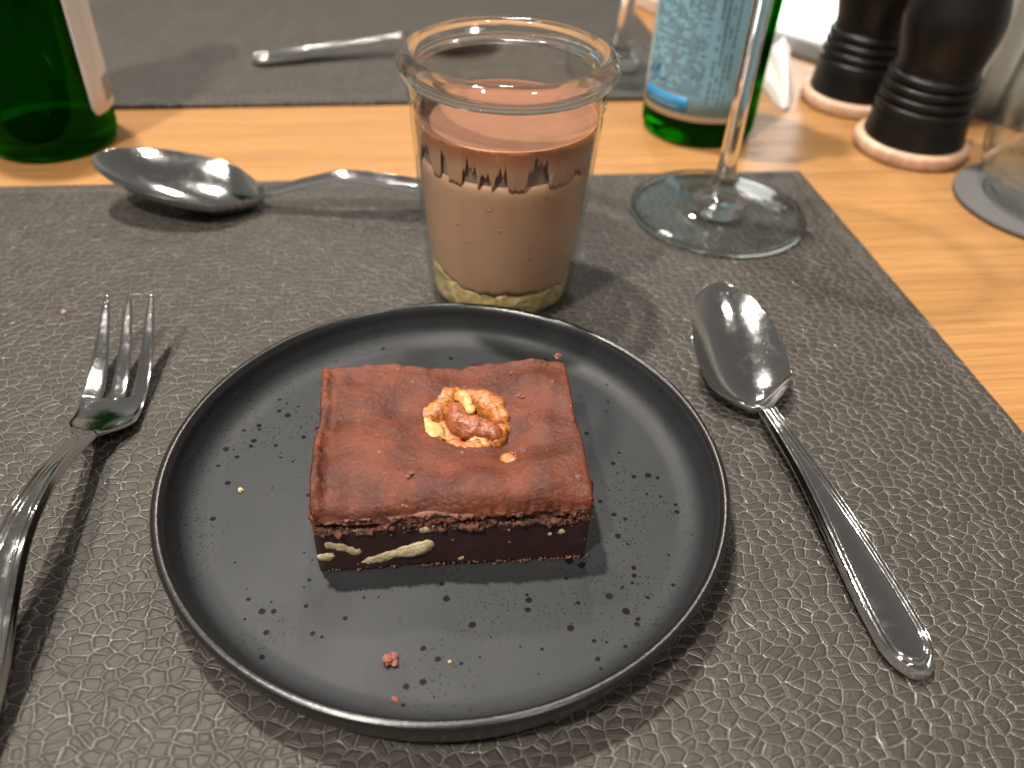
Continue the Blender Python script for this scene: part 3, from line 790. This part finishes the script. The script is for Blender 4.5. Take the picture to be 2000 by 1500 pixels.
for k, (fx, z, s_) in enumerate([(-0.16, 0.0475, 1.1), (-0.52, 0.0395, 0.9), (-0.02, 0.040, 0.8), (-0.60, 0.0388, 0.6), (-0.42, 0.0335, 0.5), (0.35, 0.0285, 0.9), (0.33, 0.033, 0.6), (0.47, 0.0515, 0.5), (0.1, 0.030, 0.4)]):
    a = AZC + math.asin(fx); r = rin(z) + 0.00004
    pos = Vector((r * cos(a), r * sin(a), z)); tg = Vector((-sin(a), cos(a), 0.5 * sin(k * 2.1)))
    blob_tube('air_pocket', [pos - tg * s_ * 0.0007, pos, pos + tg * s_ * 0.0007], [0.00012, 0.00024, 0.0001], MAT['gap'], mo, 1.0, 0, seg=8, sub=3)
co = None
V, F = [], []; NA, NZ = 180, 12
for i in range(NA):
    a = 2 * pi * i / NA; z1 = zlow(a) + 0.0006; z0 = 0.0012
    for j in range(NZ + 1):
        z = z0 + (max(z1, z0 + 0.001) - z0) * j / NZ; r = rin(z) - 0.0004 - 0.0020 * (1 - sst(z, 0.0010, 0.0040))
        p = Vector((cos(a), sin(a), z)); r += 0.0010 * fbm((cos(a) * 0.026, sin(a) * 0.026, z), 190, 4)
        r = min(r, rin(z) - 0.0001)
        V.append((r * cos(a), r * sin(a), z))
for i in range(NA):
    i2 = (i + 1) % NA
    for j in range(NZ): F.append((i * (NZ + 1) + j, i2 * (NZ + 1) + j, i2 * (NZ + 1) + j + 1, i * (NZ + 1) + j + 1))
F.append(tuple(i * (NZ + 1) + NZ for i in range(NA))); F.append(tuple(i * (NZ + 1) for i in range(NA - 1, -1, -1)))
o = mesh('fruit_compote', V, F, MAT['compote'], None, True, (JC.x, JC.y, 0)); tag(o, 'yellow green fruit compote at the bottom of the mousse jar', 'compote')

# ------------------------------------------------------------------ cutlery
def strip(name, S, wf, zf, top, thick, mat, parent, nu=41):
    """solid strip along local x; top(s,y,w) is added to zf(s); closed loops"""
    us = [sin(pi / 2 * (-1 + 2 * k / (nu - 1))) for k in range(nu)]
    V, F = [], []; n = 2 * nu
    for s in S:
        w_ = max(wf(s), 1e-5); z = zf(s)
        for u in us: V.append((s, u * w_, z + top(s, u * w_, w_) - thick(s) * 0.45 * abs(u) ** 14))
        for u in reversed(us): V.append((s, u * w_ * 0.985, z + top(s, u * w_, w_) - thick(s) * (1 - 0.35 * abs(u) ** 6)))
    for i in range(len(S) - 1):
        for k in range(n):
            k2 = (k + 1) % n; F.append((i * n + k, (i + 1) * n + k, (i + 1) * n + k2, i * n + k2))
    F.append(tuple(range(n))); F.append(tuple((len(S) - 1) * n + k for k in range(n - 1, -1, -1)))
    return mesh(name, V, F, mat, parent)
def handle_fns(W, r, wtab):
    def wf(s):
        w0 = zsm(s, wtab)
        if s < r: w0 *= sqrt(max(0, 1 - ((r - s) / r) ** 2))
        return w0
    def top(s, y, w_):
        if s < r: rho = sqrt(((r - s) / r) ** 2 + (y / W) ** 2); e = (1 - rho) * W
        else: e = w_ - abs(y)
        h = 0.0011 * exp(-((e - 0.0008) / 0.00042) ** 2) + 0.0009 * exp(-((e - 0.0021) / 0.00034) ** 2)
        h += 0.0014 * max(0, 1 - (y / max(w_, 1e-4)) ** 2) * sst(w_, 0.003, 0.006)
        fade = 1 - sst(abs(y), -1, 0.0)  # no-op
        return h
    return wf, top
def lin(a, b, n, c=False):
    if c: return [a + (b - a) * (0.5 - 0.5 * cos(pi * k / n)) for k in range(n + 1)]
    return [a + (b - a) * k / n for k in range(n + 1)]
def spoon(name, label, E0, T0, Lb, Wb, D, W, ztab, group, rimtab=None, lean=0.0, skew=0.9):
    d = Vector((T0[0] - E0[0], T0[1] - E0[1])); L = d.length; sn = L - Lb
    e = thing(name, label, 'spoon', (E0[0], E0[1], 0), atan2(d.y, d.x), group)
    NW = 0.0029
    wt = [(0, W), (0.16 * L, W * 0.98), (0.46 * L, W * 0.55), (0.62 * L, NW), (sn, NW), (L, NW)]
    r = W * 1.5
    wf, tp = handle_fns(W, r, wt)
    zf = lambda s: zsm(s, ztab)
    thk = lambda s: 0.0019 if s < sn - 0.01 else 0.0019
    S = [r * (1 - cos(pi / 2 * k / 26)) * 1.0 + 0.00002 for k in range(27)] + lin(r, sn, 110)[1:]
    strip('handle', S, wf, zf, tp, thk, MAT['steel'], e, 101)
    def bw(s):
        v = max(0, min(1, (s - sn) / Lb)) ** skew
        return max(NW * (1 - 0.6 * sst(v, 0.0, 0.10)), Wb * sqrt(max(0, 1 - (2 * v - 1) ** 2)) * (0.30 + 0.70 * sst(v, -0.05, 0.34)))
    def bt(s, y, w_):
        v = max(0, min(1, (s - sn) / Lb)) ** skew
        q = max(0, 1 - (y / max(w_, 1e-5)) ** 2)
        k = sst(v, 0.0, 0.12)
        h0 = tp(sn - 1e-4, y, NW) * (1 - k) if abs(y) < NW else 0
        return h0 - D * (max(0, 1 - (2 * v - 1) ** 2) ** 0.75) * (q ** 0.85) * k
    S = [sn + Lb * (0.5 - 0.5 * cos(pi * k / 84)) for k in range(85)]
    bo = strip('bowl', S, bw, zf, bt, lambda s: 0.0013 + 0.0006 * (1 - sst((s - sn) / Lb, 0, 0.15)), MAT['steel'], e, 101)
    return e
def zsm(s, tab):
    # smooth interpolation (Catmull-Rom) through a height table
    n = len(tab)
    if s <= tab[0][0]: return tab[0][1]
    if s >= tab[-1][0]: return tab[-1][1]
    for i in range(n - 1):
        if s <= tab[i + 1][0]:
            x0, y0 = tab[i]; x1, y1 = tab[i + 1]; h = x1 - x0; t = (s - x0) / h
            m0 = (y1 - tab[i - 1][1]) / (x1 - tab[i - 1][0]) if i > 0 else (y1 - y0) / h
            m1 = (tab[i + 2][1] - y0) / (tab[i + 2][0] - x0) if i < n - 2 else (y1 - y0) / h
            return (2*t**3-3*t*t+1)*y0 + (t**3-2*t*t+t)*h*m0 + (-2*t**3+3*t*t)*y1 + (t**3-t*t)*h*m1
a = U(1810, 1316, 0.004); b = U(1400, 549, 0.024); ls = (b - a).xy.length; lb = 0.0485
spoon('teaspoon', 'polished teaspoon with ridged handle lying right of the black plate', (a.x, a.y), (b.x, b.y), lb, 0.0156, 0.0082, 0.0069,
      [(0, 0.0026), (0.2 * ls, 0.0056), (0.42 * ls, 0.0086), (ls - lb - 0.012, 0.0088), (ls - lb + 0.008, 0.0090), (ls - 0.02, 0.0165), (ls, 0.0240)], 'cutlery', skew=0.88)
a = (0.0100, 0.3240); b = U(181, 303, 0.0215); ls = (Vector((b.x, b.y)) - Vector(a)).length; lb = 0.0705
spoon('tablespoon', 'large tablespoon with its bowl tipped up at the mat edge behind the fork', a, (b.x, b.y), lb, 0.0205, 0.0125, 0.0068,
      [(0, 0.0042), (0.03, 0.0090), (ls - lb - 0.034, 0.0165), (ls - lb - 0.015, 0.0130), (ls - lb, 0.0085), (ls - lb + 0.018, 0.0108), (ls - 0.025, 0.0165), (ls, 0.0215)], 'cutlery', skew=0.93)
a = U(490, 109, 0.005); b = (a.x + 0.150 * cos(0.36), a.y + 0.150 * sin(0.36)); ls = 0.15; lb = 0.05
spoon('teaspoon', 'teaspoon lying on the far place mat, its bowl behind the jar rim', (a.x, a.y), b, lb, 0.0155, 0.0072, 0.0066,
      [(0, 0.0030), (0.2 * ls, 0.0046), (0.45 * ls, 0.0090), (0.60 * ls, 0.0108), (ls - lb - 0.004, 0.0096), (ls - lb + 0.012, 0.0086), (ls - 0.02, 0.0090), (ls, 0.0102)], 'cutlery')
# fork
ft = U(252, 573, 0.019); fd = Vector((0.0062, -0.0545)).normalized(); FL = 0.166
fe = (ft.x + fd.x * FL, ft.y + fd.y * FL)
fk = thing('pastry_fork', 'three pronged pastry fork lying left of the black plate', 'fork', (fe[0], fe[1], 0), atan2(-fd.y, -fd.x), 'cutlery')
fz = [(0, 0.003), (0.03, 0.0075), (0.062, 0.0185), (0.085, 0.0175), (0.108, 0.0095), (0.118, 0.0052), (0.128, 0.0032), (0.140, 0.0050), (0.153, 0.0108), (FL, 0.0190)]
zf = lambda s: zsm(s, fz)
W = 0.0064; r = W * 1.5
wf, tp = handle_fns(W, r, [(0, W), (0.030, W * 0.98), (0.060, 0.0044), (0.085, 0.0033), (0.104, 0.0028), (0.111, 0.0030), (FL, 0.0030)])
strip('handle', [r * (1 - cos(pi / 2 * k / 22)) + 0.00002 for k in range(23)] + lin(r, 0.111, 100)[1:], wf, zf, tp, lambda s: 0.0021, MAT['steel'], fk, 101)
hw = lambda s: 0.0030 + 0.0069 * sst(s, 0.1095, 0.1215)
def htop(s, y, w_):
    k = sst(s, 0.111, 0.116)
    return (tp(0.1109, y, 0.003) if abs(y) < 0.003 else 0) * (1 - k) - 0.0016 * (1 - (y / w_) ** 2) * k
TB = 0.1335
strip('head', lin(0.111, TB, 50), hw, zf, htop, lambda s: 0.0018, MAT['steel'], fk, 51)
# tines
def tine(y0, y1, yt, wt_):
    def P(s): k = (s - TB) / (FL - TB); return k
    V, F = [], []; nu = 11; n = 2 * nu; S = lin(TB - 0.0006, FL, 44)
    for s in S:
        k = max(0, P(s)); yc = (y0 + y1) / 2 * (1 - k) + yt * k; hw_ = ((y1 - y0) / 2) * (1 - k ** 1.6) + wt_ * k ** 1.6
        if k > 0.93: hw_ *= sqrt(max(0.0001, 1 - ((k - 0.93) / 0.07) ** 2))
        cen = lambda y: -0.0016 * (1 - (y / 0.0099) ** 2) * (1 - sst(k, 0, 0.9))
        for q in range(nu):
            u = -1 + 2 * q / (nu - 1); y = yc + u * hw_; V.append((s, y, zf(s) + cen(y) - 0.0003 * abs(u) ** 4))
        for q in range(nu):
            u = 1 - 2 * q / (nu - 1); y = yc + u * hw_ * 0.9; V.append((s, y, zf(s) + cen(y) - (0.0018 - 0.0006 * k)))
    for i in range(len(S) - 1):
        for q in range(n):
            q2 = (q + 1) % n; F.append((i * n + q, (i + 1) * n + q, (i + 1) * n + q2, i * n + q2))
    F.append(tuple(range(n))); F.append(tuple((len(S) - 1) * n + q for q in range(n - 1, -1, -1)))
    mesh('tine', V, F, MAT['steel'], fk)
tine(-0.0099, -0.0046, -0.0071, 0.0009); tine(-0.0030, 0.0022, 0.0, 0.0009); tine(0.0038, 0.0099, 0.0071, 0.0009)

# ------------------------------------------------------------------ glasses
def wine_glass(name, label, loc, rf, stem_h, rs, group, rb=0.04, bh=0.10):
    e = thing(name, label, 'wine glass', loc, 0, group)
    fp = smooth_prof([(0.0, 0.0003), (rf - 0.0030, 0.0002), (rf - 0.0026, 0.0012), (rf - 0.0030, 0.0024), (rf * 0.78, 0.0028), (rf * 0.52, 0.0038), (rf * 0.32, 0.0066), (rf * 0.19, 0.0108), (rs * 1.25, 0.0165), (rs * 1.02, 0.024)], 7)
    cut = next(k for k, q in enumerate(fp) if q[1] > 0.0064)
    lathe('foot', fp[:cut + 1], MAT['thin_foot'], e, 96)
    lathe('foot_rim', [(rf - 0.0012 + 0.0013 * cos(q * pi / 6), 0.0014 + 0.0013 * sin(q * pi / 6)) for q in range(12)], MAT['glass_foot'], e, 128, closed=True)
    sp = [(0.0, 0.0022), (fp[cut][0] - 0.0006, 0.0024)] + fp[cut:] + [(rs * (1.02 - 0.10 * sin(pi * k / 14)), 0.024 + (stem_h - 0.024) * k / 14) for k in range(1, 14)] + [(rs * 1.1, stem_h), (0.0, stem_h)]
    lathe('stem', sp, MAT['glass_foot'], e, 96)
    bo = smooth_prof([(0.0, stem_h + 0.0003), (rs * 1.4, stem_h + 0.0012), (rb * 0.5, stem_h + 0.010), (rb * 0.88, stem_h + 0.03), (rb, stem_h + 0.055), (rb * 0.92, stem_h + bh * 0.85), (rb * 0.80, stem_h + bh)], 7)
    lathe('bowl', bo, MAT['thin'], e, 96)
    return e
wine_glass('wine_glass', 'wine glass with tall stem, its round foot on the near place mat', (0.0866, 0.3365, 0.0003), 0.0385, 0.108, 0.0038, 'stemmed glasses')
wine_glass('water_goblet', 'short stemmed goblet on the far mat between jar and bottle', (0.0555, 0.514, 0.0003), 0.034, 0.050, 0.0045, 'stemmed glasses', 0.038, 0.09)
def tumbler(label, loc, k):
    e = thing('tumbler', label, 'tumbler', loc, 0, 'tumblers')
    op = smooth_prof([(0.0, 0.0012), (0.020 * k, 0.0008), (0.028 * k, 0.0018), (0.0362 * k, 0.010), (0.0402 * k, 0.024), (0.0405 * k, 0.040), (0.0385 * k, 0.065), (0.0365 * k, 0.092)], 7)
    ip = smooth_prof([(0.0357 * k, 0.0922), (0.0376 * k, 0.065), (0.0392 * k, 0.040), (0.0385 * k, 0.026), (0.034 * k, 0.0155), (0.024 * k, 0.0105), (0.0, 0.0095)], 7)
    lathe('outer_wall', op, MAT['thin_tumbler'], e, 112); lathe('inner_wall', ip, MAT['thin_tumbler'], e, 112)
    return e
co_ = lathe('coaster', [(0.0, 0.0002), (0.0432, 0.0002), (0.0440, 0.0008), (0.0440, 0.0024), (0.0434, 0.0030), (0.0, 0.0030)], MAT['coaster'], None, 112, (0.2500, 0.3665, ZT))
tag(co_, 'round dark grey coaster on the oak table under a tumbler', 'coaster')
tumbler('rounded clear tumbler standing on the grey coaster', (0.2515, 0.367, ZT + 0.0025), 1.0)
tumbler('clear tumbler standing on bare wood beside the near mat', (0.2385, 0.2875, ZT + 0.0002), 0.93)

# ------------------------------------------------------------------ bottles
def bottle(label, loc, lab):
    e = thing('green_bottle', label, 'bottle', loc, 0, 'green glass bottles')
    op = smooth_prof([(0.0, 0.004), (0.020, 0.0015), (0.0262, 0.0004), (0.0288, 0.0030), (0.0295, 0.0100), (0.0296, 0.04), (0.0302, 0.075), (0.0304, 0.095), (0.0285, 0.115), (0.0215, 0.138), (0.0155, 0.158), (0.0132, 0.180), (0.0140, 0.188)], 7)
    ip = smooth_prof([(0.0100, 0.1885), (0.0102, 0.180), (0.0125, 0.158), (0.0185, 0.138), (0.0255, 0.115), (0.0276, 0.095), (0.0274, 0.075), (0.0268, 0.04), (0.0266, 0.014), (0.0250, 0.0088), (0.018, 0.0075), (0.0, 0.0100)], 7)
    lathe('glass_body', op + ip, MAT['green'], e, 112)
    ring = [(0.0296, 0.0128), (0.0299, 0.0134), (0.0296, 0.0140)]
    return e
def arc_patch(name, r, a0, a1, z0, z1, mat, parent, na=40, nz=4, rc=0.0):
    """a sheet wrapped on a cylinder, with rounded corners"""
    V, F = [], []; W_ = abs(a1 - a0) * r
    for i in range(na + 1):
        u = i / na; ed = min(u, 1 - u) * W_
        cut = rc - sqrt(max(0, rc * rc - (rc - min(ed, rc)) ** 2)) if rc else 0
        for j in range(nz + 1):
            a = a0 + (a1 - a0) * u; z = z0 + cut + (z1 - z0 - 2 * cut) * j / nz
            rr = r(z) if callable(r) else r
            V.append((rr * cos(a), rr * sin(a), z))
    for i in range(na):
        for j in range(nz): F.append((i * (nz + 1) + j, (i + 1) * (nz + 1) + j, (i + 1) * (nz + 1) + j + 1, i * (nz + 1) + j + 1))
    o = mesh(name, V, F, mat, parent)
    md = o.modifiers.new('thick', 'SOLIDIFY'); md.thickness = 0.00008; md.offset = 0
    return o
BR = Vector((0.0915, 0.4385, ZT)); BL = Vector((-0.2285, 0.3825, ZT))
bt = bottle('green glass bottle with pale blue label beside the wine glass', BR, True)
f0 = atan2(-BR.y, -BR.x)   # towards the camera
la0, la1 = f0 - 1.10, f0 + 0.74
la0, la1 = f0 - 1.22, f0 + 0.80
lp = arc_patch('label', 0.0307, la0, la1, 0.0148, 0.090, MAT['paper'], bt, 60, 6, 0.003)
arc_patch('label_field', 0.03082, la0 + 0.06, la1 - 0.115, 0.0176, 0.087, MAT['lblue'], lp, 60, 6, 0.001)
arc_patch('label_block', 0.03094, la0 + 0.12, la0 + 1.02, 0.0186, 0.0262, MAT['dblue'], lp, 30, 2, 0.0)
# printed lines too blurred to read, in one sheet
V, F = [], []
def dash(a0, a1, z0, z1, r=0.03096):
    b = len(V)
    for a in (a0, a1):
        for z in (z0, z1): V.append((r * cos(a), r * sin(a), z))
    F.append((b, b + 2, b + 3, b + 1))
random.seed(3)
for row in range(30):
    z = 0.0280 + row * 0.00155
    if 2 < row < 6:
        a = la0 + 0.55
    else: a = la0 + 0.14
    while a < la0 + 1.18:
        l_ = random.uniform(0.02, 0.09)
        if random.random() < (0.9 if row in (0, 1, 2, 6, 7, 16) else 0.7): dash(a, min(a + l_, la0 + 1.2), z, z + random.uniform(0.0006, 0.0009))
        a += l_ + 0.018
for col in range(4):
    a = la0 + 1.30 + col * 0.085; z = 0.024
    while z < 0.083:
        l_ = random.uniform(0.001, 0.0035)
        if random.random() < 0.75: dash(a, a + 0.03, z, z + l_)
        z += l_ + 0.0006
o = mesh('small_print', V, F, MAT['ink'], lp, False); o['kind'] = 'stuff'
V, F = [], []
for row, z in enumerate((0.0202, 0.0226)):
    a = la0 + 0.24 + 0.12 * row
    while a < la0 + 0.86 - 0.1 * row:
        dash(a, a + 0.03, z, z + 0.0011, 0.03104); a += 0.045
o = mesh('block_print', V, F, MAT['dink'], lp, False); o['kind'] = 'stuff'
# blue script flourish on the label
def lp_pt(a, z, r=0.03105): return Vector((r * cos(la0 + a), r * sin(la0 + a), z))
pts = [(0.12, 0.0318), (0.20, 0.0350), (0.26, 0.0372), (0.23, 0.0335), (0.29, 0.0322), (0.35, 0.0362), (0.41, 0.0385), (0.40, 0.0340), (0.47, 0.0322), (0.55, 0.0330)]
blob_tube('script_mark', [lp_pt(a, z) for a, z in pts], [0.0004, 0.0007, 0.0008, 0.0006, 0.0006, 0.0009, 0.0009, 0.0007, 0.0005, 0.0003], MAT['dblue'], lp, 0.25, 0, seg=8, sub=5)
bt2 = bottle('green glass bottle with a narrow white label edge behind the tablespoon', BL, False)
f1 = atan2(-BL.y, -BL.x)
l2 = arc_patch('label', 0.0307, f1 + 0.66, f1 + 2.5, 0.0170, 0.090, MAT['paper2'], bt2, 50, 6, 0.004)
V, F = [], []
for k in range(16): dash(f1 + 0.95 , f1 + 1.40, 0.036 + k * 0.0028, 0.0372 + k * 0.0028, 0.03085)
for k in range(12): dash(f1 + 1.02 + k * 0.035, f1 + 1.035 + k * 0.035 + 0.006 * (k % 3), 0.0205, 0.0320, 0.03085)
o = mesh('small_print', V, F, simple('label_print_mauve', (0.36, 0.30, 0.30), 0.6), l2, False); o['kind'] = 'stuff'

# ------------------------------------------------------------------ mills
def mill(name, label, loc, rz, tall):
    e = thing(name, label, 'mill', loc, rz, 'black table mills')
    lathe('wooden_base', [(0.0, 0.0001), (0.0272, 0.0001), (0.0285, 0.0012), (0.0286, 0.0062), (0.0278, 0.0074), (0.0, 0.0074)], MAT['mill_wood'], e, 96)
    pr = [(0.0, 0.0076), (0.0244, 0.0076), (0.0249, 0.0086), (0.0243, 0.0130), (0.0236, 0.0200), (0.0230, 0.0222)]
    z = 0.0222
    for k in range(4):
        r0 = 0.0230 - k * 0.0006
        pr += [(r0, z), (r0 + 0.0008, z + 0.0012), (r0 + 0.0009, z + 0.0024), (r0 + 0.0003, z + 0.0037), (r0 - 0.0012, z + 0.0044)]; z += 0.0050
    pr += [(0.0203, z + 0.001), (0.0202, z + 0.004), (0.0214, z + 0.010), (0.0230, z + 0.018), (0.0232, z + 0.026), (0.0205, z + 0.038), (0.0165, z + 0.054), (0.0142, z + 0.068), (0.0150, z + 0.078), (0.0, z + 0.078)]
    lathe('body', smooth_prof(pr[1:-1], 5) + [(0.0, z + 0.0785)], MAT['black'], e, 96)
    lathe('head', smooth_prof([(0.0150, z + 0.079), (0.0205, z + 0.084), (0.0215, z + 0.094), (0.0185, z + 0.105), (0.0100, z + 0.111), (0.0, z + 0.112)], 6), MAT['black'], e, 64)
    lathe('knob', smooth_prof([(0.004, z + 0.1118), (0.005, z + 0.115), (0.0046, z + 0.119), (0.0, z + 0.1205)], 5), MAT['steel'], e, 32)
mill('table_mill', 'black turned mill on a pale wooden base beside the grey coaster', (0.2015, 0.4245, ZT), 0.3, 1)
mill('table_mill', 'black turned mill on a pale wooden base standing in front of the bright window', (0.1880, 0.4870, ZT), 1.7, 1)

# ------------------------------------------------------------------ tissue by the window and folded napkin
V, F = [], []; NU, NV = 40, 26
tp0 = Vector((0.1470, 0.4695, ZT))
for i in range(NU + 1):
    v = i / NU
    for j in range(NV + 1):
        u = -1 + 2 * j / NV
        wdt = 0.0012 + 0.0105 * v ** 0.8
        ridge = 0.026 * v ** 0.75 * max(0, 1 - abs(u) ** 1.4)
        pleat = 0.0011 * sin(u * 13 + 3 * v) * v ** 0.5
        V.append((tp0.x + u * wdt + 0.001 * v + pleat * 0.6, tp0.y + 0.042 * v + 0.003 * u * u * v, tp0.z + 0.0004 + ridge + abs(pleat) * (1 - u * u)))
for i in range(NU):
    for j in range(NV): F.append((i * (NV + 1) + j, i * (NV + 1) + j + 1, (i + 1) * (NV + 1) + j + 1, (i + 1) * (NV + 1) + j))
o = mesh('paper_napkin', V, F, MAT['tissue']); tag(o, 'white creased paper napkin tip between the labelled bottle and the mills', 'napkin')
md = o.modifiers.new('thick', 'SOLIDIFY'); md.thickness = 0.0003; md.offset = 1
nq = thing('folded_napkin', 'pink beige folded napkin on the table beyond the goblet', 'napkin')
a = U(1246, 12, ZT); b = U(1300, 40, ZT); dn = (b - a).normalized(); nn_ = Vector((-dn.y, dn.x, 0))
for k in range(3):
    q = [a - dn * 0.004, a + dn * (0.075 + 0.001 * k), a + dn * (0.075 + 0.001 * k) + nn_ * 0.09, a - dn * 0.004 + nn_ * 0.09]
    oo = poly_slab('napkin_fold', [(p.x, p.y) for p in q], ZT + 0.0003 + k * 0.0032, ZT + 0.0033 + k * 0.0032, MAT['linen'], nq, 0.0011)
